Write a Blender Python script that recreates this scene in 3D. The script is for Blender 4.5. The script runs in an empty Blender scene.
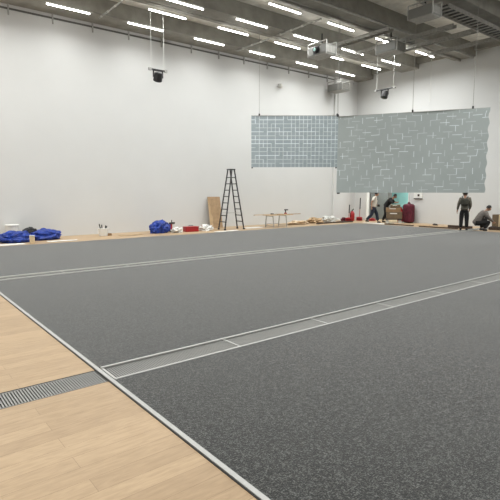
import bpy, bmesh, math, random
from mathutils import Vector, Matrix, Euler, noise
random.seed(7)
S = bpy.context.scene
C = S.collection
PI = math.pi

# ------------------------------------------------------------------ materials
def mat(name, col, rough=.6, metal=0, emit=0, var=0, scale=8, bump=0, sheen=0, spec=None, alpha=1):
    m = bpy.data.materials.new(name); m.use_nodes = True
    nt = m.node_tree; b = nt.nodes['Principled BSDF']
    b.inputs['Base Color'].default_value = (*col, 1)
    b.inputs['Roughness'].default_value = rough
    b.inputs['Metallic'].default_value = metal
    if spec is not None: b.inputs['Specular IOR Level'].default_value = spec
    if sheen:
        b.inputs['Sheen Weight'].default_value = sheen
        b.inputs['Sheen Roughness'].default_value = .5
    if emit:
        b.inputs['Emission Color'].default_value = (1, .98, .94, 1)
        b.inputs['Emission Strength'].default_value = emit
    if var or bump:
        tc = nt.nodes.new('ShaderNodeTexCoord')
        n = nt.nodes.new('ShaderNodeTexNoise'); n.inputs['Scale'].default_value = scale
        n.inputs['Detail'].default_value = 5
        nt.links.new(tc.outputs['Object'], n.inputs['Vector'])
        if var:
            mr = nt.nodes.new('ShaderNodeMapRange')
            mr.inputs['From Min'].default_value = .3; mr.inputs['From Max'].default_value = .7
            mr.inputs['To Min'].default_value = 1-var; mr.inputs['To Max'].default_value = 1+var
            nt.links.new(n.outputs['Fac'], mr.inputs['Value'])
            mx = nt.nodes.new('ShaderNodeVectorMath'); mx.operation = 'SCALE'
            mx.inputs[0].default_value = col
            nt.links.new(mr.outputs[0], mx.inputs['Scale'])
            nt.links.new(mx.outputs[0], b.inputs['Base Color'])
        if bump:
            bp = nt.nodes.new('ShaderNodeBump'); bp.inputs['Strength'].default_value = bump
            bp.inputs['Distance'].default_value = .02
            nt.links.new(n.outputs['Fac'], bp.inputs['Height'])
            nt.links.new(bp.outputs[0], b.inputs['Normal'])
    return m

def carpet_material():
    m = mat('carpet_grey', (.1, .1, .1), .95, spec=.1, sheen=.5)
    nt = m.node_tree; b = nt.nodes['Principled BSDF']
    geo = nt.nodes.new('ShaderNodeNewGeometry')
    n1 = nt.nodes.new('ShaderNodeTexNoise'); n1.inputs['Scale'].default_value = 95; n1.inputs['Detail'].default_value = 3
    n2 = nt.nodes.new('ShaderNodeTexNoise'); n2.inputs['Scale'].default_value = 38; n2.inputs['Detail'].default_value = 6
    n2.inputs['Roughness'].default_value = .75
    for n in (n1, n2): nt.links.new(geo.outputs['Position'], n.inputs['Vector'])
    ad = nt.nodes.new('ShaderNodeMath'); ad.operation = 'ADD'
    nt.links.new(n1.outputs['Fac'], ad.inputs[0]); nt.links.new(n2.outputs['Fac'], ad.inputs[1])
    cr = nt.nodes.new('ShaderNodeValToRGB')
    mr = nt.nodes.new('ShaderNodeMapRange'); mr.inputs['From Min'].default_value = .74; mr.inputs['From Max'].default_value = 1.26
    nt.links.new(ad.outputs[0], mr.inputs['Value'])
    nt.links.new(mr.outputs[0], cr.inputs['Fac'])
    cr.color_ramp.elements[0].position = .2; cr.color_ramp.elements[0].color = (.004, .0045, .0045, 1)
    cr.color_ramp.elements[1].position = .85; cr.color_ramp.elements[1].color = (.13, .135, .128, 1)
    e = cr.color_ramp.elements.new(.5); e.color = (.0165, .0178, .017, 1)
    nt.links.new(cr.outputs['Color'], b.inputs['Base Color'])
    bp = nt.nodes.new('ShaderNodeBump'); bp.inputs['Strength'].default_value = .5; bp.inputs['Distance'].default_value = .006
    nt.links.new(ad.outputs[0], bp.inputs['Height']); nt.links.new(bp.outputs[0], b.inputs['Normal'])
    return m

def wood_floor_material():
    m = mat('oak_planks', (.6, .42, .26), .42, spec=.35)
    nt = m.node_tree; b = nt.nodes['Principled BSDF']
    geo = nt.nodes.new('ShaderNodeNewGeometry')
    mp = nt.nodes.new('ShaderNodeMapping'); mp.inputs['Location'].default_value = (.0, -.12, 0)
    nt.links.new(geo.outputs['Position'], mp.inputs['Vector'])
    br = nt.nodes.new('ShaderNodeTexBrick')
    br.inputs['Scale'].default_value = 1; br.inputs['Brick Width'].default_value = 1.8
    br.inputs['Row Height'].default_value = .15; br.inputs['Mortar Size'].default_value = .0012
    br.inputs['Mortar Smooth'].default_value = .1; br.inputs['Bias'].default_value = 0
    br.offset = .5
    br.inputs['Color1'].default_value = (.480, .350, .215, 1)
    br.inputs['Color2'].default_value = (.400, .286, .172, 1)
    br.inputs['Mortar'].default_value = (.24, .16, .09, 1)
    nt.links.new(mp.outputs[0], br.inputs['Vector'])
    ms = nt.nodes.new('ShaderNodeMapping'); ms.inputs['Scale'].default_value = (2.2, 14, 1)
    nt.links.new(geo.outputs['Position'], ms.inputs['Vector'])
    n = nt.nodes.new('ShaderNodeTexNoise'); n.inputs['Scale'].default_value = 2.5; n.inputs['Detail'].default_value = 8
    n.inputs['Roughness'].default_value = .65; n.inputs['Distortion'].default_value = .6
    nt.links.new(ms.outputs[0], n.inputs['Vector'])
    cr = nt.nodes.new('ShaderNodeValToRGB')
    cr.color_ramp.elements[0].position = .28; cr.color_ramp.elements[0].color = (.86, .83, .80, 1)
    cr.color_ramp.elements[1].position = .62; cr.color_ramp.elements[1].color = (1.08, 1.06, 1.05, 1)
    nt.links.new(n.outputs['Fac'], cr.inputs['Fac'])
    mx = nt.nodes.new('ShaderNodeVectorMath'); mx.operation = 'MULTIPLY'
    nt.links.new(br.outputs['Color'], mx.inputs[0]); nt.links.new(cr.outputs['Color'], mx.inputs[1])
    nt.links.new(mx.outputs[0], b.inputs['Base Color'])
    return m

M = dict(
    wall=mat('white_wall_paint', (.625, .63, .622), .85, var=.015, scale=.8, spec=.2),
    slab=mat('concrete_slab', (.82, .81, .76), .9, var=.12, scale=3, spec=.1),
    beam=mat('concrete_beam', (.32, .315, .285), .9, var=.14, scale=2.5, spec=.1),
    track=mat('track_grey', (.13, .13, .12), .8),
    soffit=mat('concrete_soffit', (.30, .293, .262), .9, var=.14, scale=4, spec=.1),
    carpet=carpet_material(), wood=wood_floor_material(),
    alu=mat('brushed_aluminium', (.47, .47, .455), .5, .3, var=.05, scale=30),
    grate=mat('grate_metal', (.30, .30, .285), .5, .3),
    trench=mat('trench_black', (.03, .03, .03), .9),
    galv=mat('galvanised_steel', (.42, .42, .40), .5, .5, var=.15, scale=12),
    tray=mat('tray_steel', (.30, .295, .27), .6, .3, var=.15, scale=12),
    lamp=mat('lamp_diffuser', (.9, .9, .88), .5, emit=14),
    white=mat('white_plastic', (.75, .75, .72), .5), body=mat('projector_shell', (.19, .19, .178), .5, .1), offw=mat('off_white_metal', (.60, .60, .57), .5, .1),
    black=mat('black_plastic', (.012, .012, .013), .5), dark=mat('dark_metal', (.05, .05, .05), .5, .5),
    panel=mat('woven_screen_blue_grey', (.36, .415, .44), .8, var=.06, scale=2.0, spec=.1),
    panel2=mat('woven_screen_grey', (.43, .475, .47), .8, var=.05, scale=1.0, spec=.1),
    weave=mat('pale_weave_thread', (.84, .90, .92), .7, spec=.1),
    weave2=mat('pale_weave_thread_soft', (.64, .69, .70), .7, spec=.1),
    blue=mat('blue_tarpaulin', (.003, .032, .26), .45, var=.4, scale=7, bump=.5),
    red=mat('red_plastic', (.34, .015, .018), .4), brown=mat('brown_cardboard', (.24, .15, .08), .85, var=.12, scale=10),
    cart=mat('pale_cardboard', (.48, .34, .20), .85, var=.1, scale=6),
    ply=mat('pale_plywood', (.58, .44, .29), .7, var=.15, scale=9), board=mat('hardboard', (.36, .245, .14), .8, var=.15, scale=7),
    cardd=mat('dark_cardboard', (.14, .10, .06), .85, var=.15, scale=6),
    maroon=mat('maroon_cloth', (.10, .008, .022), .75, var=.3, scale=8), tape=mat('packing_tape', (.62, .5, .33), .3),
    skin=mat('skin', (.36, .20, .13), .6), hair=mat('black_hair', (.012, .01, .009), .7),
    olive=mat('olive_grey_jacket', (.125, .115, .09), .9, var=.2, scale=10), pack=mat('dark_olive_bag', (.05, .048, .036), .8, var=.2, scale=10),
    gshirt=mat('grey_shirt', (.17, .15, .135), .9, var=.25, scale=25), tee=mat('white_tee', (.66, .62, .55), .85),
    btrou=mat('black_trousers', (.012, .011, .011), .85), jean=mat('dark_blue_jeans', (.014, .02, .035), .85, var=.3, scale=15),
    shoe=mat('dark_shoes', (.02, .018, .017), .6), sheet=mat('white_paper', (.72, .71, .67), .8),
    teal=mat('teal_panel', (.28, .56, .54), .6, var=.05, scale=2), gwall=mat('grey_wall_paint', (.45, .46, .44), .8),
    doorm=mat('grey_door_steel', (.16, .165, .16), .5, .2), stone=mat('trench_side', (.12, .12, .12), .9),
    glass=mat('lens_glass', (.02, .05, .05), .08), grit=mat('dark_brown_debris', (.06, .04, .03), .9, var=.4, scale=20),
    lens=mat('painted_lens_glint', (.5, .8, .75), .2),  # glint painted as a pale lens colour, emits nothing
)

# ------------------------------------------------------------------ helpers
class MB:
    def __init__(s): s.bm = bmesh.new()
    def box(s, x0, x1, y0, y1, z0, z1, bevel=0, mtx=None):
        r = bmesh.ops.create_cube(s.bm, size=1)
        vs = r['verts']
        for v in vs:
            v.co = Vector((x0+(v.co.x+.5)*(x1-x0), y0+(v.co.y+.5)*(y1-y0), z0+(v.co.z+.5)*(z1-z0)))
        if bevel:
            es = list({e for v in vs for e in v.link_edges})
            r = bmesh.ops.bevel(s.bm, geom=es, offset=bevel, segments=2, affect='EDGES', profile=.5)
            vs = list({v for f in r['faces'] for v in f.verts} | {v for v in vs if v.is_valid})
        if mtx is not None:
            for v in vs: v.co = mtx @ v.co
        return s
    def tube(s, pts, r, n=8, r2=None, cap=True):
        pts = [Vector(p) for p in pts]; rings = []
        for i, p in enumerate(pts):
            d = (pts[min(i+1, len(pts)-1)]-pts[max(i-1, 0)]).normalized()
            a = Vector((0, 0, 1)) if abs(d.z) < .9 else Vector((1, 0, 0))
            u = d.cross(a).normalized(); w = d.cross(u)
            rr = r if r2 is None else r+(r2-r)*i/(len(pts)-1)
            rings.append([s.bm.verts.new(p+rr*(u*math.cos(2*PI*k/n)+w*math.sin(2*PI*k/n))) for k in range(n)])
        for a, b in zip(rings, rings[1:]):
            for k in range(n): s.bm.faces.new((a[k], a[(k+1) % n], b[(k+1) % n], b[k]))
        if cap: s.bm.faces.new(rings[0]); s.bm.faces.new(rings[-1])
        return s
    def bar(s, a, b, w, h=None):
        h = h or w; a = Vector(a); b = Vector(b); d = (b-a); L = d.length; d.normalize()
        up = Vector((0, 0, 1)) if abs(d.z) < .95 else Vector((0, 1, 0))
        u = d.cross(up).normalized(); v = u.cross(d)
        mt = Matrix(((d.x, u.x, v.x, a.x), (d.y, u.y, v.y, a.y), (d.z, u.z, v.z, a.z), (0, 0, 0, 1)))
        return s.box(0, L, -w/2, w/2, -h/2, h/2, mtx=mt)
    def lathe(s, prof, c=(0, 0, 0), n=16, mtx=None):
        rings = []
        for r, z in prof:
            ring = []
            for k in range(n):
                co = Vector((r*math.cos(2*PI*k/n), r*math.sin(2*PI*k/n), z))
                if mtx is not None: co = mtx @ co
                ring.append(s.bm.verts.new(co+Vector(c)))
            rings.append(ring)
        for a, b in zip(rings, rings[1:]):
            for k in range(n): s.bm.faces.new((a[k], a[(k+1) % n], b[(k+1) % n], b[k]))
        s.bm.faces.new(rings[0]); s.bm.faces.new(rings[-1])
        return s
    def blob(s, c, size, seed=0, rough=.25, sub=3, freq=2.2, flat=True):
        r = bmesh.ops.create_icosphere(s.bm, subdivisions=sub, radius=1)
        for v in r['verts']:
            d = v.co.normalized()
            k = 1+rough*noise.noise(d*freq+Vector((seed*3.1, seed, 0)))*2+rough*.5*noise.noise(d*freq*3+Vector((0, seed*2.3, 4)))*2
            p = Vector((d.x*size[0]/2*k, d.y*size[1]/2*k, d.z*size[2]*k))
            if flat: p.z = max(p.z*.62+size[2]*.38, 0)
            v.co = p+Vector(c)
        return s
    def build(s, name, m, parent=None, loc=None, smooth=False):
        bmesh.ops.recalc_face_normals(s.bm, faces=s.bm.faces)
        me = bpy.data.meshes.new(name); s.bm.to_mesh(me); s.bm.free()
        me.materials.append(m)
        if smooth:
            for p in me.polygons: p.use_smooth = True
        o = bpy.data.objects.new(name, me); C.objects.link(o)
        if parent: o.parent = parent
        if loc: o.location = loc
        return o

def tag(o, label, cat, group=None, kind=None):
    o['label'] = label; o['category'] = cat
    if group: o['group'] = group
    if kind: o['kind'] = kind
    return o
def struct(o): o['kind'] = 'structure'; return o
def thing(name, label, cat, loc=(0, 0, 0), rz=0, group=None):
    o = bpy.data.objects.new(name, None); C.objects.link(o); o.empty_display_size = .1
    o.location = loc; o.rotation_euler = (0, 0, rz)
    return tag(o, label, cat, group)
KIDS = {}
def kids(o): return [c for c in bpy.data.objects if c.parent == o]
def dup(o, loc=None, rz=None, label=None, parent=None):
    c = o.copy(); C.objects.link(c); c.parent = parent
    if loc is not None: c.location = loc
    if rz is not None: c.rotation_euler = (0, 0, rz)
    if label: c['label'] = label
    for k in kids(o): dup(k, parent=c)
    return c

# ------------------------------------------------------------------ setting
X0, X1, Y0, Y1 = -9.0, 23.1, -10.0, 18.6
ZC = 8.66
TR = [(4.015, 4.36), (9.98, 10.33)]       # floor trenches
b = MB()
ys = [Y0, TR[0][0], TR[0][1], TR[1][0], TR[1][1], Y1]
for a, c in ((0, 1), (2, 3), (4, 5)): b.box(X0-.2, X1+.1, ys[a], ys[c], -.25, 0)
b.box(X1, X1+4.2, 12.5, Y1+.2, -.25, 0)
b.box(X0-.2, X1+.1, Y0, Y1, -.3, -.25)
struct(b.build('floor', M['wood']))
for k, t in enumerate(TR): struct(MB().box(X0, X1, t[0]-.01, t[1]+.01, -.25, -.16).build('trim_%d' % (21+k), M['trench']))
DY0, DY1, DZ = 14.86, 17.74, 2.6
struct(MB().box(X0-.2, X1+.2, Y1, Y1+.2, -.25, 9.3).build('wall_left', M['wall']))
b = MB().box(X1, X1+.2, Y0-.2, DY0, -.25, 9.3).box(X1, X1+.2, DY1, Y1, -.25, 9.3).box(X1, X1+.2, DY0, DY1, DZ, 9.3)
struct(b.build('wall_right', M['wall']))
struct(MB().box(X0-.2, X0, Y0, Y1, -.25, 9.3).build('wall_back', M['wall']))
struct(MB().box(X0, X1, Y0-.2, Y0, -.25, 9.3).build('wall_front', M['wall']))
# shallow pilaster in the corner
struct(MB().box(21.0, 22.55, Y1-.12, Y1, 0, 8.1).build('trim_2', M['wall']))
# ceiling slab with downstand beams
struct(MB().box(X0-.2, X1+.2, Y0-.2, Y1+.2, ZC, ZC+.2).build('ceiling', M['slab']))
beamY = [(17.5, 18.6), (14.6, 15.65), (11.6, 12.65), (8.6, 9.65), (5.6, 6.65), (2.6, 3.65), (-.4, .65), (-3.4, -2.35), (-6.4, -5.35)]
for n, (a, c) in enumerate(beamY):
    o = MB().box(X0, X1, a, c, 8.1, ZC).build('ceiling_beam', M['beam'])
    o.name = 'trim_%d' % (n+3); struct(o)
# edge rail along right wall, perforated channel on left wall top
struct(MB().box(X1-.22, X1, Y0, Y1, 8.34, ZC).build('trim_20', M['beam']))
b = MB().box(X0, X1-.4, Y1-.03, Y1, 7.925, 7.985)
x = X0
o = b.build('wall_top_track', M['track']); tag(o, 'dark perforated hanging track running along the top of the long white wall', 'track')
x = 4.2
while x < X1:
    MB().box(x, x+.04, Y1-.07, Y1, 7.75, 8.1).build('bracket', M['galv'], o); x += 1.47
# room beyond doorway
struct(MB().box(X1+4, X1+4.2, 12.5, 18.75, 0, 3.2).build('wall_corridor_teal', M['teal']))
struct(MB().box(X1+4, X1+4.2, 18.75, Y1+4, 0, 3.2).build('wall_corridor_grey', M['gwall']))
struct(MB().box(X1+.2, X1+4.2, 12.3, 12.5, 0, 3.2).build('wall_corridor_near', M['gwall']))
struct(MB().box(X1+.2, X1+4.2, Y1+3.8, Y1+4, 0, 3.2).build('wall_corridor_far', M['gwall']))
struct(MB().box(X1+.2, X1+4.2, 12.3, Y1+4, 3.2, 3.3).build('ceiling_corridor', M['gwall']))
struct(MB().box(X1+.1, X1+4.2, Y1+.2, Y1+4, -.25, 0).build('floor_corridor', M['stone']))
# door frame and an open leaf
d = MB().box(X1-.03, X1+.23, DY1-.07, DY1, 0, DZ).box(X1-.03, X1+.23, DY0, DY0+.05, 0, DZ).box(X1-.03, X1+.23, DY0, DY1, DZ-.07, DZ).build('door_1', M['white']); struct(d)
lf = MB().box(0, 1.4, -.03, .03, .01, DZ-.08).build('door_leaf', M['doorm'], d, (X1+.24, DY1-.12, 0))
lf.rotation_euler = (0, 0, math.radians(-8))
MB().tube([(1.3, -.03, 1.05), (1.3, -.09, 1.05), (1.18, -.09, 1.05)], .012).build('door_handle', M['galv'], lf)

# ------------------------------------------------------------------ carpet, edge strip, grates
CX0, CX1, CY1 = 1.616, 20.35, 16.2
def carpet_piece(y0, y1, label, wavy=False):
    b = MB(); N = 90
    top = []
    for i in range(N+1):
        x = CX0+(CX1-CX0)*i/N
        yy = y1+(.10*noise.noise(Vector((x*.55, 3, 0)))+.05*noise.noise(Vector((x*1.7, 9, 0))) if wavy else 0)
        top.append((x, yy))
    for z in (0,):
        lo = [b.bm.verts.new((x, y0, .009)) for x, _ in top]; hi = [b.bm.verts.new((x, y, .009)) for x, y in top]
        lo2 = [b.bm.verts.new((x, y0, 0.0005)) for x, _ in top]; hi2 = [b.bm.verts.new((x, y, 0.0005)) for x, y in top]
    for i in range(N):
        b.bm.faces.new((lo[i], lo[i+1], hi[i+1], hi[i])); b.bm.faces.new((lo[i], lo2[i], lo2[i+1], lo[i+1]))
        b.bm.faces.new((hi[i], hi[i+1], hi2[i+1], hi2[i]))
    return tag(b.build('carpet', M['carpet']), label, 'carpet')
carpet_piece(-9.5, TR[0][0]-.02, 'dark grey speckled carpet nearest the camera, in front of the near floor grate')
carpet_piece(TR[0][1]+.02, TR[1][0]-.02, 'wide grey carpet lying between the two floor grates')
carpet_piece(TR[1][1]+.02, CY1, 'pale grey carpet strip beyond the far floor grate, wavy edge towards the wall', True)
es = tag(MB().box(1.578, 1.614, -9.5, CY1, .0, .013).build('carpet_edge_strip', M['alu']),
    'thin aluminium strip between the oak floor and the dark carpet', 'edge strip')
MB().box(1.568, 1.578, -9.5, CY1, .0, .006).build('edge_shadow_strip', M['black'], es)  # dark strip stands in for the shadow line beside the aluminium strip
labs = ['near floor grate', 'far floor grate']
for ti, (a, c) in enumerate(TR):
    fr = thing('trench_frame', 'bright metal edge frame of the %s across the carpet' % labs[ti], 'trench frame', (0, (a+c)/2, 0))
    h = (c-a)/2
    MB().box(1.63, X1-.01, h-.012, h+.019, 0.0, .014+.012*ti).build('rail', M['alu' if ti == 0 else 'offw'], fr)
    MB().box(1.63, X1-.01, -h-.019, -h+.010, 0.0, .014+.012*ti).build('rail', M['alu' if ti == 0 else 'offw'], fr)
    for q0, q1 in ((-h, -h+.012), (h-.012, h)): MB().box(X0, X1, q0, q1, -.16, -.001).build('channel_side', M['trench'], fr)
    # one section of grate, then copies
    L = 1.45
    b = MB(); n = 62
    for k in range(n):
        x = .028+(L-.032)*k/(n-1)
        b.box(x-.0062, x+.0062, -h+.02, h-.02, -.03, -.004)
    b.box(.022, L-.014, -.004, .004, -.034, -.016).box(.02, L-.012, -h+.013, -h+.024, -.03, -.003).box(.02, L-.012, h-.024, h-.013, -.03, -.003)
    g = tag(b.build('floor_grate', M['grate']), 'slotted steel grate section of the %s on the carpet' % labs[ti], 'floor grate', 'grate sections of the %s' % labs[ti])
    MB().box(.0, .022, -h+.013, h-.013, -.03, .006).build('end_bar', M['alu'], g)
    g.location = (1.63, (a+c)/2, 0)
    for q in range(1, 14 if ti == 0 else 14): dup(g, (1.63+q*L, (a+c)/2, 0))
    for q in range(1, 4):
        dup(g, (1.575-q*L, (a+c)/2, 0), label='slotted steel grate section of the %s on the oak floor' % labs[ti])

# ------------------------------------------------------------------ ceiling lights
LX = [5.15+2.93*k for k in range(-4, 6)]
def light_proto():
    t = thing('ceiling_light', 'x', 'ceiling light', (0, 0, 7.99))
    MB().box(0, 1.5, -.026, .026, .022, .075, .006).build('housing', M['offw'], t)
    MB().box(.01, 1.49, -.024, .024, -.022, .022, .01).build('diffuser', M['lamp'], t)
    for hx in (.2, 1.3): MB().tube([(hx, 0, .075), (hx, 0, .112)], .005, 6).build('hanger', M['galv'], t)
    la = bpy.data.lights.new('lamp', 'AREA'); la.shape = 'RECTANGLE'; la.size = 1.48; la.size_y = .07
    la.energy = 50; la.spread = math.radians(166); la.color = (.985, 1, .985)
    lo = bpy.data.objects.new('lamp', la); C.objects.link(lo); lo.parent = t; lo.location = (.75, 0, -.035)
    return t
lp = light_proto(); first = True
la_main = bpy.data.lights['lamp']; LD = {}
def lamp_data(e):
    if e not in LD: LD[e] = la_main.copy(); LD[e].energy = e
    if e in (25, 25*1): LD[e].spread = math.radians(146)
    return LD[e]
def lampof(o): return [c for c in bpy.data.objects if c.parent == o and c.type == 'LIGHT'][0]

rows = [(17.42, 'in the row along the left wall'), (15.72, 'in the second row from the left wall'), (14.55, 'in the third row from the left wall'),
        (12.72, 'in the fourth row from the left wall'), (6.6, 'in the added unseen row above the hall middle'), (4.6, 'in the row above the near grate'),  # hall-middle row is added out of view to brighten the right wall
        (2.5, 'in the row above the camera'), (-.5, 'in a row behind the camera'), (-3.5, 'in a farther row behind the camera')]
for ri, (y, txt) in enumerate(rows):
    for k, x in enumerate(LX):
        if ri >= 5 and k % 2 == 0: continue
        if first: o = lp; first = False; o.location = (x, y, 7.99)
        else: o = dup(lp, (x, y, 7.99))
        lampof(o).data = lamp_data({0: 25, 1: 40, 2: 42, 3: 50}.get(ri, 58)*(1.8 if k == 9 and ri else 1.4 if k == 8 and ri else 1))
        o['label'] = 'bright white linear ceiling light ' + txt; o['group'] = 'linear lights ' + txt

# ------------------------------------------------------------------ conduits, trays
def conduit(x, y0, y1, z, r, label, m='galv'):
    t = thing('conduit', label, 'pipe', (x, y0, z))
    MB().tube([(0, 0, 0), (0, y1-y0, 0)], r, 8).build('pipe', M[m], t)
    y = .3
    while y < y1-y0: MB().tube([(0, y, 0), (0, y+.1, 0)], r*1.35, 8).build('collar', M['offw'], t); y += .62
conduit(13.6, 12.75, 17.9, 8.065, .035, 'pale pipe crossing under the beams between the second and third wall lights')
conduit(7.15, 15.4, 17.9, 8.078, .03, 'short pale pipe at the upper left of the ceiling')
def tray(x, y0, y1, z, w, label, alongx=False):
    t = thing('cable_tray', label, 'cable tray', (x, y0, z), 0)
    L = y1-y0
    def bx(b, a0, a1, c0, c1, z0, z1):
        return b.box(c0, c1, a0, a1, z0, z1) if alongx is False else b.box(a0, a1, c0, c1, z0, z1)
    for s in (-1, 1): bx(MB(), 0, L, s*w/2-.02, s*w/2+.02, -.06, .06).build('side_rail', M['tray'], t)
    y = .1
    while y < L: bx(MB(), y, y+.05, -w/2, w/2, -.04, -.01).build('rung', M['tray'], t); y += .3
    return t
for x, y0, y1, w, l in ((16.05, 11.4, 14.5, .3, 'narrow steel cable tray beside the projector with the painted lens glint'),
                        (17.6, 9.7, 14.3, .22, 'steel cable tray crossing the bays in the middle of the ceiling'),
                        (18.75, 8.4, 12.9, .26, 'steel cable tray crossing below the pale slab at the right'),
                        (20.3, 8.4, 12.4, .16, 'slim steel cable tray nearest the right wall')):
    tray(x, y0, y1, 7.86, w, l)
t = thing('cable_tray', 'wide cable tray heaped with dark cables running to the right wall', 'cable tray', (15.2, 8.9, 7.72))
MB().box(0, 7.8, -.3, -.26, -.05, .06).build('side_rail', M['tray'], t)
MB().box(0, 7.8, .26, .3, -.05, .06).build('side_rail', M['tray'], t)
for k in range(26): MB().box(k*.3, k*.3+.06, -.26, .26, -.04, -.01).build('rung', M['tray'], t)
for k in range(7):
    y = -.2+k*.065
    MB().tube([(i*.6, y+.04*noise.noise(Vector((i*.7, k*5, 0))), .03+.03*noise.noise(Vector((i, k*3, 7)))) for i in range(13)], .028, 6).build('cable', M['dark'], t)
for y, z, r, l in ((12.3, 8.03, .05, 'first'), (11.65, 8.04, .035, 'thinner')):
    o = MB().tube([(5+i*.9, y+.05*noise.noise(Vector((i*.6, y*9, 0))), z) for i in range(21)], r, 8).build('cable_duct', M['tray' if l == 'first' else 'galv'])
    tag(o, ('thick' if l == 'first' else 'thin') + ' grey duct running under the beam beside the fourth row of lights', 'duct')
o = MB().tube([(4+i*.9, 15.1+.04*noise.noise(Vector((i*.6, 9, 0))), 7.98) for i in range(20)], .02, 6).build('cable_duct', M['tray'])
tag(o, 'slim grey duct between the second and third rows of lights', 'duct')
# round air duct in the far right bay
o = thing('air_duct', 'large square air duct along the ceiling at the upper right corner', 'air duct', (12, 7.25, 8.16))
MB().box(0, 11, -.35, .35, 0, .46, .01).build('duct_body', M['tray'], o)
for k in range(9): MB().box(k*1.3, k*1.3+.05, -.38, .38, -.03, .485).build('flange', M['galv'], o)

# ------------------------------------------------------------------ projectors
def projector(loc, rz, label, glint=False, s=1):
    t = thing('projector', label, 'projector', loc, rz)
    # local: width along Y, lens on -X face
    MB().box(-.32*s, .36*s, -.5*s, .5*s, 0, .36*s, .03).build('body', M['body'], t)
    MB().box(-.3*s, .34*s, -.48*s, .48*s, -.03, .0, .005).build('base_panel', M['tray'], t)
    mt = Matrix.Rotation(-PI/2, 4, 'Y')
    MB().lathe([(.11*s, 0), (.125*s, .02), (.125*s, .1), (.10*s, .11)], (-.32*s, 0, .19*s), mtx=mt).build('lens_ring', M['black'], t)
    MB().box(-.33*s, -.318*s, -.17*s, .17*s, .04*s, .34*s).build('lens_plate', M['black'], t)
    MB().lathe([(.07*s, .112), (.05*s, .125), (.02*s, .13)], (-.32*s, 0, .19*s), mtx=mt).build('lens', M['lens' if glint else 'glass'], t)
    for sy in (-1, 1):
        b = MB().box(-.25*s, .3*s, sy*.5*s-.003, sy*.5*s+.003, .05*s, .07*s)
        for k in range(6): b.box(-.25*s+k*.09*s, -.2*s+k*.09*s, sy*.5*s-.006, sy*.5*s+.006, .06*s, .3*s)
        b.build('vent', M['tray'], t)
    b = MB()
    for sx in (-.28, .32):
        for sy in (-.52, .52): b.bar((sx*s, sy*s, -.02), (sx*s, sy*s, .5*s), .03)
        b.bar((sx*s, -.52*s, .5*s), (sx*s, .52*s, .5*s), .035)
    b.bar((-.28*s, 0, .5*s), (.32*s, 0, .5*s), .05)
    b.build('cradle', M['galv'], t)
    MB().tube([(0, 0, .5*s), (0, 0, 8.1-loc[2])], .03).build('pole', M['dark'], t)
    return t
projector((14.95, 13.95, 7.22), 0, 'white boxed ceiling projector with a glint painted on its lens, left of the others', True, .98)
projector((20.55, 17.85, 7.15), PI, 'small ceiling projector in the corner above the screens, closest to the left wall', s=1.0)
projector((16.9, 12.0, 7.25), PI, 'ceiling projector hung among the trays above the stage light near right wall', s=.95)
projector((14.35, 8.95, 7.22), PI, 'white ceiling projector nearest the camera at the upper right', s=.84)

# ------------------------------------------------------------------ hung spotlights
def spot(loc, rz, L, label, ztop=8.1):
    t = thing('stage_light', label, 'stage light', loc, rz)
    MB().tube([(-L/2, 0, 0), (L/2, 0, 0)], .03).build('bar', M['dark'], t)
    for sx in (-1, 1):
        MB().box(sx*L/2-.05, sx*L/2+.05, -.04, .04, -.05, .05, .01).build('clamp', M['galv'], t)
        MB().tube([(sx*(L/2-.06), 0, 0), (sx*(L/2-.06), 0, ztop+.02-loc[2])], .009, 6).build('suspension_wire', M['offw'], t)
    b = MB().box(-.19, -.16, -.03, .03, -.26, 0).box(.16, .19, -.03, .03, -.26, 0).box(-.19, .19, -.05, .05, -.04, .0)
    b.build('yoke', M['black'], t)
    hd = MB().lathe([(.07, .16), (.14, .14), (.155, 0), (.155, -.14), (.12, -.16)], (0, 0, -.24), 14, Matrix.Rotation(.35, 4, 'X')).build('lamp_head', M['black'], t, smooth=False)
    MB().lathe([(.11, -.161), (.1, -.17), (.05, -.18)], (0, 0, -.24), 14, Matrix.Rotation(.35, 4, 'X')).build('lens', M['glass'], hd)
    return t
spot((8.32, 15.6, 5.97), 0, .62, 'black stage light on a short bar hung by two wires before the left wall')
spot((18.4, 13.3, 6.25), PI/2, 1.0, 'black stage light on a bar hung in front of the right wall', ZC)
# dome camera on the wall
t = thing('wall_camera', 'small white dome camera fixed high on the left wall', 'camera', (16.78, Y1, 7.1))
MB().lathe([(.06, 0), (.12, -.02), (.12, -.09), (.08, -.11)], (0, 0, 0), 14, Matrix.Rotation(PI/2, 4, 'X').inverted()@Matrix.Scale(-1, 4, (0, 0, 1))).build('bracket', M['white'], t)
MB().lathe([(.03, -.13), (.1, -.08), (.13, 0), (.1, .06), (.03, .09)], (0, -.16, -.06), 14).build('dome', M['offw'], t, smooth=True)

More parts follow.
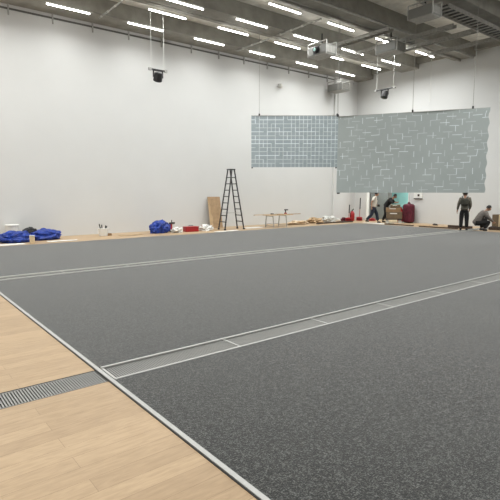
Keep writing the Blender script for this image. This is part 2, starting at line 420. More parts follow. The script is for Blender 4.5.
# ------------------------------------------------------------------ hanging woven screens
def screen(p0, p1, z0, z1, label, kind, wires):
    a = Vector((*p0, 0)); c = Vector((*p1, 0)); d = c-a; L = d.length; rz = math.atan2(d.y, d.x); H = z1-z0
    t = thing('hanging_screen', label, 'screen', (p0[0], p0[1], z0), rz)
    cs = .102
    nx, nz = (22, 13) if kind == 'A' else (int(L/cs), int(H/cs))
    cw, ch = L/nx, H/nz
    hw = .011 if kind == 'A' else .0085
    xs, zs = [0], [0]
    for i in range(1, nx): xs += [i*cw-hw, i*cw+hw]
    for j in range(1, nz): zs += [j*ch-hw, j*ch+hw]
    xs.append(L); zs.append(H)
    rnd = random.Random(3 if kind == 'A' else 5)
    V, Hz = {}, {}            # vertical thread at column i, row j ; horizontal thread at row j, cell i
    for i in range(nx+1):
        for j in range(nz+1):
            if kind == 'A':
                bl = (i+j*2) % 5
                if (i > 9 and bl != 3) or (i % 2 == 0) or bl in (0, 3): V[i, j] = 1+((i*7+j*3) % 4 == 0)
                if (i+3*j) % 7 != 2 or j == 7: Hz[i, j] = 1+((j % 3 == 0 and i < 16) or j == 7)
            else:
                hard = 1+(rnd.random() < .4)
                if j % 2 == 0 and (i+j//2*3) % 5 == 0 and rnd.random() < .85: V[i, j] = hard; V[i, j+1] = hard
                if (i+3*j) % 8 == 0 and rnd.random() < .6:
                    for q in range(3): Hz[i+q, j] = hard
    def pos(x, z):
        u, w = x/L, z/H
        if kind == 'B': return Vector((x+.022*math.sin(w*40)*max(0, (u-.9)*10)*(1+w*.3), .03*math.sin(u*9+w*2), z+.010*math.sin(u*20)*w))
        return Vector((x, .01*math.sin(u*7), z))
    b = MB(); G = {}
    for sgn in (-1, 1):
        for i, x in enumerate(xs):
            for j, z in enumerate(zs): G[sgn, i, j] = b.bm.verts.new(pos(x, z)+Vector((0, sgn*.006, 0)))
        for i in range(len(xs)-1):
            for j in range(len(zs)-1):
                f = b.bm.faces.new((G[sgn, i, j], G[sgn, i+1, j], G[sgn, i+1, j+1], G[sgn, i, j+1]))
                vi, hj = i % 2 == 1, j % 2 == 1
                ci, cj = (i+1)//2, (j+1)//2
                m = 0
                if vi: m = max(m, V.get((ci, j//2), 0))
                if hj: m = max(m, Hz.get((i//2, cj), 0))
                if vi and hj: m = max(V.get((ci, j//2), 0), Hz.get((i//2, cj), 0))
                f.material_index = m
    I, J_ = len(xs)-1, len(zs)-1
    for i in range(I):
        for j in (0, J_): b.bm.faces.new((G[-1, i, j], G[-1, i+1, j], G[1, i+1, j], G[1, i, j]))
    for j in range(J_):
        for i in (0, I): b.bm.faces.new((G[-1, i, j], G[-1, i, j+1], G[1, i, j+1], G[1, i, j]))
    o = b.build('fabric', M['panel' if kind == 'A' else 'panel2'], t)
    o.data.materials.append(M['weave2']); o.data.materials.append(M['weave'])
    MB().box(0, L*.98, -.012, .012, H-.008, H+.012).build('top_rail', M['galv'], t)
    for u in wires:
        MB().tube([(u*L, 0, H), (u*L, 0, ZC-z0)], .008, 6).build('suspension_wire', M['tray'], t)
        MB().box(u*L-.03, u*L+.03, -.03, .03, H, H+.09, .01).build('clip', M['dark'], t)
    for u in (0.01, .97 if kind == 'A' else .02):
        MB().box(u*L-.03, u*L+.03, -.02, .02, -.05, .0, .005).build('weight', M['dark'], t)
    return t
screen((12.85, 15.95), (15.75, 13.60), 2.73, 4.87, 'smaller blue-grey woven screen hung before the left wall, behind the big one', 'A', (.09, .97))
screen((14.03, 12.2), (16.52, 7.72), 1.66, 4.50, 'large pale grey woven screen hung in front of the doorway and right wall', 'B', (.0, .52, .90))
# loose wire
tag(MB().tube([(22.6, 13.6, 8.3), (22.6, 13.6, 6.2)], .012, 6).build('hanging_wire', M['offw']), 'loose pale wire hanging from the ceiling before the right wall', 'wire')

# ------------------------------------------------------------------ ladder
def ladder(loc, rz):
    t = thing('step_ladder', 'tall aluminium step ladder standing open against the left wall', 'ladder', loc, rz)
    Hh, Sp, Wb, Wt = 2.66, .50, .27, .17      # half spread, half widths
    for s in (-1, 1):
        for q in (-1, 1):
            r = MB().bar((s*Sp, q*Wb, .03), (s*.06, q*Wt, Hh), .032, .06).build('rail', M['dark'], t)
            MB().box(s*Sp-.04, s*Sp+.04, q*Wb-.04, q*Wb+.04, 0, .06, .01).build('foot', M['black'], r)
        for k in range(8):
            f = (k+1)*.105+.03
            x = s*(Sp+( .06-Sp)*f); w = Wb+(Wt-Wb)*f
            MB().box(x-.035, x+.035, -w, w, Hh*f-.016, Hh*f+.016).build('rung', M['dark'], t)
    MB().box(-.13, .13, -.17, .17, Hh-.02, Hh+.03, .01).build('top_cap', M['dark'], t)
    for q in (-1, 1): MB().bar((-.42, q*.22, .75), (.42, q*.22, .75), .012).build('spreader', M['galv'], t)
ladder((12.62, 17.1, 0), math.radians(-4))
# leaned boards
def lean(name, x0, x1, ybase, h, lean_, th, m, label, cat, z0=0):
    t = MB().box(0, x1-x0, -th, 0, 0, h, .004).build(name, M[m], None, (x0, ybase, z0))
    t.rotation_euler = (-lean_, 0, 0)
    return tag(t, label, cat)
t = lean('hardboard_panel', 12.3, 13.0, 18.30, 1.47, .17, .02, 'board', 'brown hardboard sheet leaning on the left wall behind the ladder', 'board')
b = MB()
pts = [(0, 0), (.2, 0), (.16, .25), (.19, .5), (.1, .75), (.12, 1.0), (.05, 1.2), (.0, 1.35)]
vs = [b.bm.verts.new((x, -.035, z)) for x, z in pts]; f = b.bm.faces.new(vs)
r = bmesh.ops.extrude_face_region(b.bm, geom=[f])
for v in r['geom']:
    if isinstance(v, bmesh.types.BMVert): v.co.y += .008
o = b.build('torn_card', M['cart'], None, (12.25, 18.25, 0)); o.rotation_euler = (-.17, 0, 0)
tag(o, 'pale torn cardboard strip leaning on the brown hardboard sheet', 'cardboard')
# work table on trestles
t = thing('work_table', 'low work table of plywood boards on metal trestles before the left wall', 'table', (15.2, 16.95, 0))
for dx in (-.42, .42):
    b = MB()
    for q in (-1, 1):
        b.bar((dx, q*.3, 0), (dx, q*.24, .55), .035)
    b.bar((dx, -.29, .08), (dx, .29, .08), .025); b.bar((dx, -.26, .54), (dx, .26, .54), .04)
    b.build('trestle', M['galv'], t)
MB().bar((-.42, .28, .14), (.42, .28, .14), .02).build('stretcher', M['galv'], t)
MB().box(-.62, .85, -.3, .3, .56, .585).build('table_top', M['ply'], t)
def plank(x0, y0, x1, y1, z, w, th, label, m='ply', name='plank', cat='plank'):
    o = MB().box(0, math.hypot(x1-x0, y1-y0), -w/2, w/2, 0, th, .002).build(name, M[m], None, (x0, y0, z))
    o.rotation_euler = (0, 0, math.atan2(y1-y0, x1-x0)); return tag(o, label, cat)
plank(13.95, 17.1, 15.8, 17.2, .586, .1, .03, 'long thin board overhanging the left end of the work table')
plank(15.2, 16.85, 16.65, 16.8, .586, .12, .03, 'pale board overhanging the right end of the work table', 'board')
t = thing('hand_saw', 'dark hand saw lying on the work table boards', 'saw', (15.0, 16.98, .617), .4)
MB().box(0, .45, -.05, .05, 0, .008).build('blade', M['galv'], t); MB().box(-.14, .02, -.05, .06, 0, .04, .012).build('handle', M['black'], t)
t = thing('cordless_drill', 'black cordless drill standing on the right half of the work table', 'drill', (15.85, 16.97, .617))
MB().tube([(-.09, 0, .19), (.12, 0, .19)], .03).build('drill_body', M['black'], t); MB().bar((-.03, 0, .02), (-.03, 0, .17), .04).build('grip', M['dark'], t)
MB().box(-.09, .03, -.04, .04, 0, .05, .008).build('battery', M['red'], t)

# ------------------------------------------------------------------ stuff on the strip along the left wall
def crumple(name, loc, size, seed, m, label, cat, rough=.25, rz=0):
    o = MB().blob((0, 0, 0), size, seed, rough, 4, 2.4).build(name, M[m], None, loc); o.rotation_euler = (0, 0, rz)
    return tag(o, label, cat)
crumple('tarpaulin', (3.74, 17.3, 0), (1.0, .7, .38), 1, 'blue', 'crumpled blue tarpaulin heap at far left with a black bag on it', 'tarpaulin', .14)
crumple('tarpaulin', (4.78, 17.6, 0), (1.05, .6, .38), 5, 'blue', 'crumpled blue tarpaulin heap tapering towards the right, right of the black bag', 'tarpaulin', .14)
crumple('tarpaulin', (9.25, 17.5, 0), (.9, .6, .50), 9, 'blue', 'small bright blue plastic bundle standing alone by the left wall', 'tarpaulin', .14)
crumple('bin_bag', (4.42, 18.15, 0), (.6, .3, .42), 12, 'black', 'small black bag lying between the two blue tarpaulin heaps', 'bag', .12)
t = thing('tin', 'small tan tin with a lid in front of the blue tarpaulins', 'tin', (4.07, 16.55, 0))
MB().lathe([(.07, 0), (.08, .01), (.08, .24), (.07, .25)]).build('tin_body', M['tape'], t); MB().lathe([(.085, .245), (.085, .27), (.06, .275)]).build('lid', M['offw'], t)
t = thing('bucket', 'white bucket standing behind the blue tarpaulin at far left', 'bucket', (3.85, 18.25, 0))
MB().lathe([(.17, 0), (.18, .01), (.22, .5), (.23, .52), (.21, .52)]).build('pail', M['white'], t); MB().lathe([(.235, .5), (.235, .54), (.2, .55)]).build('lid', M['white'], t)
crumple('work_bag', (2.85, 17.15, 0), (.45, .5, .3), 21, 'grit', 'dark brown work bag at the left edge of the photo', 'bag', .3)
def sheet(x, y, sx, sy, rz, label, m='sheet', name='paper_sheet', z=.001, cat='sheet'):
    b = MB(); N = 10
    g = [[b.bm.verts.new((sx*(i/N-.5), sy*(j/N-.5), .012+.012*noise.noise(Vector((i*.5+x, j*.5, y))))) for j in range(N+1)] for i in range(N+1)]
    for i in range(N):
        for j in range(N): b.bm.faces.new((g[i][j], g[i+1][j], g[i+1][j+1], g[i][j+1]))
    o = b.build(name, M[m], None, (x, y, z)); o.rotation_euler = (0, 0, rz)
    sd = o.modifiers.new('s', 'SOLIDIFY'); sd.thickness = .003
    return tag(o, label, cat)
sheet(3.3, 16.6, 1.1, .4, .05, 'white protective sheet on the floor in front of the far left bag')
sheet(5.1, 16.75, 1.0, .3, -.05, 'white paper strip on the floor before the blue tarpaulins')
t = thing('tool_bucket', 'white pail with black tool handles standing alone by the left wall', 'bucket', (6.95, 17.75, 0))
MB().lathe([(.15, 0), (.16, .01), (.2, .28), (.205, .29), (.19, .29)]).build('pail', M['white'], t)
for k, (dx, dy) in enumerate(((-.1, 0), (-.02, .06), (.06, -.04), (.11, .03))):
    MB().bar((dx*.6, dy, .1), (dx*1.5, dy, .46-.03*k), .035, .03).build('tool_handle', M['black'], t)
MB().box(.15, .3, -.1, .1, 0, .09, .01).build('side_box', M['brown'], t)
t = thing('toolbox', 'open red toolbox on the floor strip between blue bundle and ladder', 'toolbox', (10.62, 17.3, 0), -.1)
MB().box(-.3, .3, -.16, .16, 0, .17, .015).build('tray', M['red'], t); MB().box(-.31, .31, -.17, .17, .17, .22, .012).build('lid', M['red'], t)
MB().tube([(-.1, 0, .22), (-.1, 0, .26), (.1, 0, .26), (.1, 0, .22)], .012).build('handle', M['black'], t)
crumple('plastic_bag', (9.9, 17.25, 0), (.42, .4, .2), 31, 'white', 'crumpled white plastic bag left of the red toolbox', 'bag', .35)
crumple('plastic_bag', (11.4, 17.35, 0), (.5, .5, .24), 37, 'white', 'crumpled white plastic bag between the red toolbox and the ladder', 'bag', .35)
t = thing('cordless_drill', 'black and red cordless drill standing on the floor left of the white bags', 'drill', (9.95, 17.75, 0), .3)
MB().tube([(-.12, 0, .36), (.16, 0, .36)], .045).build('drill_body', M['black'], t); MB().bar((-.03, 0, .05), (-.03, 0, .34), .06).build('grip', M['red'], t)
MB().box(-.12, .06, -.06, .06, 0, .09, .01).build('battery', M['black'], t); MB().tube([(.0, 0, .38), (.0, 0, .5)], .02).build('bit', M['dark'], t)
t = thing('tape_gun', 'small red and white tape dispenser beside the right white bag', 'tape dispenser', (11.5, 17.7, 0))
MB().lathe([(.05, 0), (.12, .0), (.12, .08), (.05, .08)], (0, 0, .12), 14, Matrix.Rotation(PI/2, 4, 'X')).build('roll', M['red'], t)
MB().box(-.16, .14, -.05, .05, 0, .08, .01).build('frame', M['white'], t)
# paper and off cuts on the wood strip, left to right
for k, (x, y, sx, sy, l) in enumerate(((7.9, 17.3, 1.0, .25, 'thin pale offcut on the oak strip right of the tool pail'),
                                       (11.9, 16.42, 1.3, .25, 'pale cardboard sheet on the floor under the ladder'),
                                       (14.0, 17.2, 1.1, .5, 'pale wrapping paper on the floor left of the work table'))):
    sheet(x, y, sx, sy, .04, l, 'sheet' if k != 0 else 'cart')
crumple('debris_heap', (17.3, 17.6, 0), (1.2, .5, .16), 41, 'ply', 'low heap of wood scraps right of the work table', 'scrap heap', .4)
for k, (x, y, L) in enumerate(((18.1, 17.0, 1.3), (19.5, 17.1, 1.4), (20.0, 17.25, .8))):
    plank(x, y, x+L, y+.12*(-1)**k, 0, .14, .06, ['dark batten on the floor right of the wood scraps', 'dark batten in the middle of the row by the corner', 'dark batten ending at the red dustpan by the corner'][k], 'grit', 'batten', 'batten')
crumple('sack', (18.75, 17.8, 0), (1.1, .5, .26), 43, 'cart', 'flat beige sack behind the dark battens', 'sack', .3)
crumple('sack', (20.15, 17.95, 0), (1.0, .5, .3), 47, 'offw', 'flat grey sack behind the dark battens near the corner', 'sack', .3)
# cleaning tools and extinguisher in the corner
def dustpan(loc, rz, label, h):
    t = thing('dustpan', label, 'dustpan', loc, rz)
    b = MB(); b.box(-.17, .17, -.15, .15, 0, .02, .004); b.box(-.17, -.15, -.15, .15, 0, .13); b.box(.15, .17, -.15, .15, 0, .13); b.box(-.17, .17, .12, .15, 0, .2, .01)
    b.box(-.12, .12, .0, .15, .12, .22, .03)
    b.build('pan', M['red'], t)
    MB().tube([(0, .12, .15), (.02, .16, h*.62)], .014).build('pole', M['red'], t); MB().tube([(.02, .16, h*.5), (.03, .18, h)], .03).build('grip', M['black'], t)
dustpan((21.1, 17.4, 0), -.9, 'red long-handled dustpan left of the fire extinguisher', .95)
dustpan((22.25, 17.55, 0), -.9, 'red long-handled dustpan nearest the doorway', 1.32)
t = thing('fire_extinguisher', 'red fire extinguisher on the floor between the two dustpans', 'fire extinguisher', (21.75, 17.68, 0))
MB().lathe([(.12, 0), (.14, .02), (.14, .42), (.1, .52), (.04, .56)], n=18).build('cylinder', M['red'], t, smooth=True)
MB().lathe([(.03, .55), (.03, .62), (.02, .63)]).build('valve', M['dark'], t)
MB().bar((0, 0, .61), (.12, 0, .65), .02).bar((0, 0, .64), (.13, 0, .7), .02).build('lever', M['black'], t)
MB().tube([(0, 0, .6), (-.12, 0, .56), (-.16, 0, .4), (-.155, 0, .2)], .013).build('hose', M['black'], t)
crumple('red_cloth', (22.75, 17.0, 0), (.4, .3, .14), 51, 'red', 'red cloth heaped on the floor beside the door jamb', 'cloth', .3)
crumple('red_cloth', (21.35, 17.95, 0), (.35, .3, .2), 53, 'maroon', 'dark red cloth between the extinguisher and the left dustpan', 'cloth', .3)

# ------------------------------------------------------------------ right wall things
t = thing('wall_socket', 'white socket box with a dark mark low on the right wall beside the doorway', 'socket', (X1, 14.3, 1.5), 0)
MB().box(-.07, 0, -.26, .26, -.17, .17, .012).build('box', M['white'], t)
MB().box(-.082, -.07, -.1, .02, -.06, .05, .003).build('socket_plate', M['grit'], t)
MB().box(-.075, -.0, -.24, .24, -.2, -.165, .003).build('cable_gland', M['dark'], t)
for k, (x, y, L, l) in enumerate(((21.3, 14.5, 2.0, 'pale timber plank on the floor beside the doorway'), (21.35, 12.35, 1.8, 'pale timber plank on the floor in the middle of the right wall'))):
    plank(x, y, x+.25, y-L, 0, .16, .05, l)
for k, (x, y, L, l) in enumerate(((20.75, 14.7, 1.6, 'dark strip lying on the floor before the plank beside the doorway'), (20.7, 12.7, 1.9, 'dark strip lying on the floor before the middle plank'),
                                  (21.2, 11.5, 1.1, 'dark batten on the floor behind the standing person'), (21.5, 9.75, 1.9, 'dark batten behind the crouching person'))):
    plank(x, y, x+.05, y-L, 0, .12, .05 if k < 2 else .13, l, 'grit', 'batten', 'batten')
crumple('small_rag', (21.95, 12.6, 0), (.28, .2, .1), 61, 'grit', 'small dark rag on the floor before the right wall', 'rag', .3)
sheet(20.9, 15.4, .5, 1.4, 0, 'white paper on the floor before the loaded cart')
t = thing('cardboard_box', 'brown cardboard box beside the crouching person at the right edge', 'box', (22.3, 9.5, .0), -.15)
MB().box(-.3, .3, -.65, .35, .12, .66, .006).build('carton', M['cardd'], t)
MB().box(-.302, .302, -.03, .03, .118, .663).build('tape', M['tape'], t)
MB().box(-.33, .33, -.7, .4, .0, .12, .005).build('pallet', M['black'], t)
# loaded cart
t = thing('hand_cart', 'black platform cart standing in the doorway under brown cartons', 'cart', (21.85, 14.95, 0), -PI/2+.62)
MB().box(-.42, .42, -.27, .27, .2, .25, .01).build('deck', M['black'], t)
for sx in (-.32, .32):
    for sy in (-.2, .2):
        w = MB().lathe([(.05, -.02), (.09, -.02), (.09, .02), (.05, .02)], (sx, sy, .09), 14, Matrix.Rotation(PI/2, 4, 'X')).build('wheel', M['offw'], t)
        MB().box(sx-.03, sx+.03, sy-.035, sy+.035, .12, .2).build('caster_fork', M['galv'], w)
base = Vector((21.85, 14.95, 0)); rzc = -PI/2+.62
def carton(dx, dy, z, sx, sy, sz, label, m='brown'):
    p = Matrix.Rotation(rzc, 4, 'Z') @ Vector((dx, dy, 0))+base
    c = thing('cardboard_box', label, 'box', (p.x, p.y, z), rzc)
    MB().box(-sx/2, sx/2, -sy/2, sy/2, 0, sz, .008).build('carton', M[m], c)
    MB().box(-sx/2-.002, sx/2+.002, -.03, .03, sz*.0, sz+.003).build('tape', M['tape'], c)
    MB().box(-sx/2*.55, sx/2*.35, -sy/2-.004, sy/2+.004, sz*.72, sz*.86).build('paper_label', M['sheet'], c)
carton(0.02, 0, .25, .8, .5, .36, 'brown carton at the bottom of the stack on the cart', 'cardd')
carton(-.04, 0, .613, .74, .46, .22, 'brown carton in the middle of the stack on the cart', 'brown')
carton(0.06, 0, .84, .5, .4, .16, 'small carton on top of the stack on the cart', 'cardd')
# maroon bundle
b = MB()
r = bmesh.ops.create_icosphere(b.bm, subdivisions=4, radius=1)
for v in r['verts']:
    a = math.atan2(v.co.y, v.co.x); k = 1+.06*math.sin(a*9+v.co.z*2)
    z = v.co.z; w = (1-abs(z)**14)**.5 if abs(z) < 1 else 0
    h = math.hypot(v.co.x, v.co.y) or 1e-6
    v.co = Vector((v.co.x/h*.30*k*w, v.co.y/h*.30*k*w, .52+.52*z))
o = b.build('garment_sack', M['maroon'], None, (22.72, 14.62, 0), True)
tag(o, 'tall maroon cloth sack standing right of the loaded cart in the doorway', 'sack')
MB().lathe([(.05, 1.0), (.09, 1.04), (.07, 1.1), (.03, 1.13)]).build('knot', M['maroon'], o)
crumple('pink_bag', (22.75, 15.15, 0.0), (.3, .3, .85), 71, 'red', 'red bag squeezed between the cartons and the maroon sack', 'bag', .1)

# ------------------------------------------------------------------ people
def skinned(pts, edges, root, sub=2):
    names = list(pts); idx = {n: i for i, n in enumerate(names)}
    me = bpy.data.meshes.new('t'); me.from_pydata([pts[n][0] for n in names], [(idx[a], idx[c]) for a, c in edges], [])
    ob = bpy.data.objects.new('t', me); C.objects.link(ob)
    md = ob.modifiers.new('s', 'SKIN'); md.use_smooth_shade = True
    if not me.skin_vertices: me.attributes  # layer is created with the modifier
    sv = me.skin_vertices
    if not sv:
        return None
    for n in names:
        r = pts[n][1]; sv[0].data[idx[n]].radius = (r, r); sv[0].data[idx[n]].use_root = (n == root)
    if sub: m2 = ob.modifiers.new('u', 'SUBSURF'); m2.levels = m2.render_levels = sub
    dg = bpy.context.evaluated_depsgraph_get(); dg.update()
    res = bpy.data.meshes.new_from_object(ob.evaluated_get(dg))
    bpy.data.objects.remove(ob); return res
def lerp(a, c, t): return tuple(a[i]+(c[i]-a[i])*t for i in range(3))
def add_skin(name, pts, edges, root, m, parent, sub=2, extra=None):
    # skin layers need bmesh
    bm = bmesh.new(); ly = bm.verts.layers.skin.verify(); vv = {}
    for n, (co, r) in pts.items():
        v = bm.verts.new(co); v[ly].radius = (r, r); v[ly].use_root = (n == root); vv[n] = v
    for a, c in edges: bm.edges.new((vv[a], vv[c]))
    me = bpy.data.meshes.new(name); bm.to_mesh(me); bm.free()
    ob = bpy.data.objects.new(name, me); C.objects.link(ob)
    md = ob.modifiers.new('s', 'SKIN'); md.use_smooth_shade = True
    if sub: m2 = ob.modifiers.new('u', 'SUBSURF'); m2.levels = m2.render_levels = sub
    dg = bpy.context.evaluated_depsgraph_get(); dg.update()
    res = bpy.data.meshes.new_from_object(ob.evaluated_get(dg)); bpy.data.objects.remove(ob)
    res.name = name
    if extra:
        bm = bmesh.new(); bm.from_mesh(res); extra(bm); bm.to_mesh(res); bm.free()
    res.materials.clear(); res.materials.append(m)
    for p in res.polygons: p.use_smooth = True
    o = bpy.data.objects.new(name, res); C.objects.link(o); o.parent = parent
    return o
def head_maker(c, fwd, up):
    # ellipsoid head with nose, ears, brow, chin; fwd/up unit vectors
    f = Vector(fwd).normalized(); u = Vector(up).normalized(); l = u.cross(f)
    def fn(bm):
        def ell(cc, sz, sub=3, shape=None):
            r = bmesh.ops.create_icosphere(bm, subdivisions=sub, radius=1)
            for v in r['verts']:
                p = v.co.copy()
                if shape: p = shape(p)
                v.co = Vector(c)+f*(cc[0]+p.x*sz[0])+l*(cc[1]+p.y*sz[1])+u*(cc[2]+p.z*sz[2])
        def face(p):
            if p.z < 0: p.y *= 1-.28*abs(p.z); p.x = p.x*(1-.12*abs(p.z)) + .12*abs(p.z)
            e = math.exp(-((abs(p.y)-.42)**2+(p.z-.02)**2)/.02)
            if p.x > 0: p.x -= .1*e
            return p
        ell((0, 0, 0), (.098, .077, .118), 4, face)
        ell((.1, 0, -.02), (.022, .013, .028), 2)      # nose
        ell((.088, 0, -.062), (.014, .026, .008), 2)   # mouth
        for s in (-1, 1):
            ell((-.005, s*.079, -.005), (.02, .009, .032), 2)
            ell((.084, s*.031, .008), (.011, .013, .009), 2)
    return fn
def person(label, loc, rz, J, shirt, trouser, sleeve='short', hair=True, extras=None, shirt_name='shirt', trouser_name='trousers'):
    """J: joint name -> xyz, forward = +X, left = +Y"""
    t = thing('person', label, 'person', loc, rz)
    P = {}; E = []
    def add(n, co, r): P[n] = (tuple(co), r)
    def link(*ns):
        for a, c in zip(ns, ns[1:]): E.append((a, c))
    add('pelvis', J['pelvis'], .095); add('spine', lerp(J['pelvis'], J['chest'], .5), .105); add('chest', J['chest'], .125)
    add('neck', J['neck'], .055); add('skull', lerp(J['neck'], J['head'], .75), .055)
    link('pelvis', 'spine', 'chest', 'neck', 'skull')
    for s in 'LR':
        add('hip'+s, J['hip'+s], .08); add('thigh'+s, lerp(J['hip'+s], J['knee'+s], .5), .078); add('knee'+s, J['knee'+s], .055)
        add('calf'+s, lerp(J['knee'+s], J['ankle'+s], .35), .055); add('ankle'+s, J['ankle'+s], .036)
        link('pelvis', 'hip'+s, 'thigh'+s, 'knee'+s, 'calf'+s, 'ankle'+s)
        add('sh'+s, J['sh'+s], .062); add('el'+s, J['el'+s], .04); add('fa'+s, lerp(J['el'+s], J['wr'+s], .3), .04); add('wr'+s, J['wr'+s], .027)
        link('chest', 'sh'+s, 'el'+s, 'fa'+s, 'wr'+s)
        d = (Vector(J['wr'+s])-Vector(J['el'+s])).normalized(); w = Vector(J['wr'+s])
        side = d.cross(Vector((0, 1, 0)));
        if side.length < .1: side = Vector((1, 0, 0))
        side.normalize(); inn = d.cross(side).normalized()
        palm = w+d*.055; add('palm'+s, palm, .030); link('wr'+s, 'palm'+s)
        for k, (off, ln) in enumerate(((-.030, .062), (-.010, .075), (.011, .070), (.031, .055))):
            a = palm+d*.03+side*off; m1 = a+d*ln*.5+inn*.008*(1 if s == 'L' else -1); m2 = a+d*ln*.9+inn*.03*(1 if s == 'L' else -1)
            for nm, co, r in (('a', a, .0095), ('b', m1, .009), ('c', m2, .0075)): add('f%d%s%s' % (k, nm, s), co, r)
            link('palm'+s, 'f%da%s' % (k, s), 'f%db%s' % (k, s), 'f%dc%s' % (k, s))
        tb = w+d*.035-side*.035; te = w+d*.075-side*.055
        add('ta'+s, tb, .011); add('tb'+s, te, .009); link('wr'+s, 'ta'+s, 'tb'+s)
    hd = Vector(J['head']); hf = J.get('look', (1, 0, 0)); hu = J.get('up', (0, 0, 1))
    add_skin('body', P, E, 'pelvis', M['skin'], t, 1, head_maker(hd, hf, hu))
    # shirt
    Q = {}; F = []
    def q(n, co, r): Q[n] = (tuple(co), r)
    waist = lerp(J['pelvis'], J['chest'], .12)
    q('w0', Vector(J['pelvis'])-(Vector(J['chest'])-Vector(J['pelvis'])).normalized()*.07, .15); q('w', waist, .155); q('m', lerp(J['pelvis'], J['chest'], .55), .158); q('c', J['chest'], .17); q('n', lerp(J['chest'], J['neck'], .72), .085)
    F += [('w0', 'w'), ('w', 'm'), ('m', 'c'), ('c', 'n')]
    for s in 'LR':
        q('s'+s, J['sh'+s], .1)
        if sleeve == 'long': q('e'+s, J['el'+s], .062); q('r'+s, lerp(J['el'+s], J['wr'+s], .92), .045); F += [('c', 's'+s), ('s'+s, 'e'+s), ('e'+s, 'r'+s)]
        else: q('e'+s, lerp(J['sh'+s], J['el'+s], .7), .066); F += [('c', 's'+s), ('s'+s, 'e'+s)]
    add_skin(shirt_name, Q, F, 'm', M[shirt], t, 2)
    Q = {}; F = []
    q('p', J['pelvis'], .142); q('b', lerp(J['pelvis'], J['chest'], .3), .13); F.append(('p', 'b'))
    for s in 'LR':
        q('h'+s, J['hip'+s], .128); q('t'+s, lerp(J['hip'+s], J['knee'+s], .5), .112); q('k'+s, J['knee'+s], .09); q('a'+s, lerp(J['knee'+s], J['ankle'+s], .95), .078)
        F += [('p', 'h'+s), ('h'+s, 't'+s), ('t'+s, 'k'+s), ('k'+s, 'a'+s)]
    add_skin(trouser_name, Q, F, 'p', M[trouser], t, 2)
    for s in 'LR':
        a = Vector(J['ankle'+s]); toe = Vector(J['toe'+s]); d = toe-a; d.z = 0; d.normalize()
        Q = {'h': (tuple(a-d*.04+Vector((0, 0, -.035))), .05), 'm': (tuple(a+d*.07+Vector((0, 0, -.042))), .046), 't': (tuple(a+d*.16+Vector((0, 0, -.05))), .038)}
        add_skin('shoe', Q, [('h', 'm'), ('m', 't')], 'm', M['shoe'], t, 2)
    if hair:
        b = MB(); r = bmesh.ops.create_icosphere(b.bm, subdivisions=3, radius=1)
        f = Vector(hf).normalized(); u = Vector(hu).normalized(); l = u.cross(f)
        for v in list(b.bm.verts):
            p = v.co.copy()
            if p.z < -.35 or (p.x > .45 and p.z < .45): b.bm.verts.remove(v); continue
            k = 1+.05*noise.noise(p*5)
            v.co = hd+f*(p.x*.108*k-.006)+l*(p.y*.088*k)+u*(p.z*.13*k+.006)
        b.build('hair', M['hair'], t, smooth=True)
    if extras: extras(t)
    return t
CAMF = math.radians(51.3)
stand = dict(pelvis=(0, 0, .90), chest=(.0, 0, 1.25), neck=(0, 0, 1.43), head=(.02, 0, 1.56),
    hipL=(0, .09, .86), hipR=(0, -.09, .86), kneeL=(.01, .105, .47), kneeR=(.03, -.11, .47), ankleL=(-.02, .11, .09), ankleR=(.02, -.12, .09),
    toeL=(.15, .13, .03), toeR=(.19, -.14, .03), shL=(0, .175, 1.35), shR=(0, -.175, 1.35), elL=(.0, .245, 1.08), elR=(-.01, -.235, 1.08),
    wrL=(.06, .28, .86), wrR=(.09, -.20, .90))
def bag(t):
    MB().box(-.27, -.12, -.16, .16, 1.08, 1.38, .06).build('backpack', M['pack'], t)
    for s in (-1, 1): MB().tube([(-.12, s*.1, 1.4), (0, s*.11, 1.47), (.14, s*.11, 1.38), (.15, s*.12, 1.2)], .02, 6).build('strap', M['pack'], t)
    MB().blob((0, 0, 0), (.3, .24, .09), 3, .05, 3, flat=False).build('cap', M['pack'], t, (.0, 0, 1.63))
def stand2(t): bag(t)
J = dict(stand); J['head'] = (.07, 0, 1.53); J['look'] = (.9, 0, -.5); J['up'] = (.5, 0, .9)
person('person standing with back turned in olive-grey jacket and black trousers', (20.0, 10.16, .024), .45, J, 'olive', 'btrou', 'long', True, bag, 'jacket')
# crouching, facing camera right
crouch = dict(pelvis=(-.28, 0, .33), chest=(.0, 0, .72), neck=(.13, 0, .87), head=(.23, 0, .98), look=(.85, 0, -.55), up=(.5, 0, .85),
    hipL=(-.24, .1, .33), hipR=(-.24, -.1, .33), kneeL=(.22, .18, .50), kneeR=(.24, -.2, .40), ankleL=(-.02, .15, .10), ankleR=(.02, -.16, .10),
    toeL=(.14, .17, .03), toeR=(.18, -.18, .03), shL=(.02, .18, .80), shR=(.02, -.18, .80), elL=(.22, .24, .58), elR=(.20, -.26, .56),
    wrL=(.42, .12, .42), wrR=(.42, -.12, .40))
person('person crouching in grey shirt and black trousers beside the brown box', (20.5, 9.6, .01), -.85, crouch, 'gshirt', 'btrou', 'long', True)
walk = dict(pelvis=(0, 0, .90), chest=(.06, 0, 1.25), neck=(.10, 0, 1.43), head=(.15, 0, 1.56), look=(1, 0, -.3), up=(.3, 0, 1),
    hipL=(0, .09, .87), hipR=(0, -.09, .87), kneeL=(.20, .1, .50), kneeR=(-.08, -.1, .48), ankleL=(.27, .11, .10), ankleR=(-.38, -.11, .17),
    toeL=(.42, .12, .03), toeR=(-.25, -.12, .05), shL=(.05, .175, 1.36), shR=(.05, -.175, 1.36), elL=(.02, .24, 1.1), elR=(-.14, -.24, 1.12),
    wrL=(.22, .24, .98), wrR=(-.12, -.25, .88))
def wx(t): MB().box(.24, .36, .2, .28, .88, 1.0, .01).build('gloves', M['black'], t)
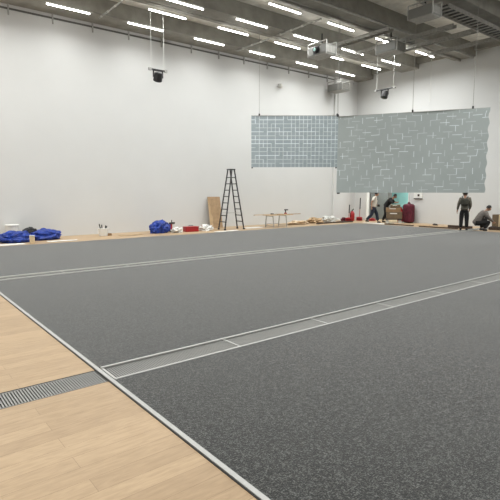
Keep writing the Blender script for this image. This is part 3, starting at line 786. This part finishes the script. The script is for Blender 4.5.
person('person walking in white t-shirt and dark jeans in the doorway', (21.0, 15.65, .0), -.8, walk, 'tee', 'jean', 'short', True, wx)
bend = dict(pelvis=(-.22, 0, .90), chest=(.04, 0, 1.2), neck=(.18, 0, 1.34), head=(.28, 0, 1.44), look=(.9, 0, -.6), up=(.5, 0, .85),
    hipL=(-.2, .09, .86), hipR=(-.2, -.09, .86), kneeL=(-.10, .11, .47), kneeR=(-.16, -.11, .47), ankleL=(-.2, .12, .09), ankleR=(-.32, -.12, .09),
    toeL=(-.04, .13, .03), toeR=(-.15, -.13, .03), shL=(.06, .18, 1.28), shR=(.06, -.18, 1.28), elL=(.2, .26, 1.08), elR=(.2, -.26, 1.08),
    wrL=(.34, .2, 1.1), wrR=(.34, -.2, 1.1))
person('person in all black clothes bending over the loaded cart', (22.3, 15.55, 0), math.radians(-72), bend, 'btrou', 'btrou', 'long', True)

# ------------------------------------------------------------------ corridor light
la = bpy.data.lights.new('lamp', 'AREA'); la.shape = 'RECTANGLE'; la.size = 2.5; la.size_y = .3; la.energy = 150; la.color = (.95, 1, 1)
ct = thing('ceiling_light', 'ceiling light of the small room behind the doorway', 'ceiling light', (X1+2.2, 16.2, 3.15))
MB().box(-1.25, 1.25, -.12, .12, -.03, .05, .01).build('housing', M['lamp'], ct)
lo = bpy.data.objects.new('lamp', la); C.objects.link(lo); lo.parent = ct; lo.location = (0, 0, -.05)

# ------------------------------------------------------------------ world + camera
w = bpy.data.worlds.new('w'); S.world = w; w.use_nodes = True
w.node_tree.nodes['Background'].inputs[0].default_value = (.6, .62, .65, 1); w.node_tree.nodes['Background'].inputs[1].default_value = .3
cam = bpy.data.cameras.new('camera'); co = bpy.data.objects.new('camera', cam); C.objects.link(co)
cam.sensor_width = 36; cam.sensor_fit = 'HORIZONTAL'; cam.lens = 36*472/500; cam.clip_start = .05; cam.clip_end = 200
yaw = math.radians(51.3); pitch = math.atan(59/472)
co.location = (0, 0, 1.72); co.rotation_euler = Euler((PI/2-pitch, 0, yaw-PI/2), 'XYZ')
S.camera = co
vs = S.view_settings; vs.view_transform = 'Standard'; vs.look = 'None'; vs.gamma = 1; vs.use_curve_mapping = False
vs.exposure = 0.0
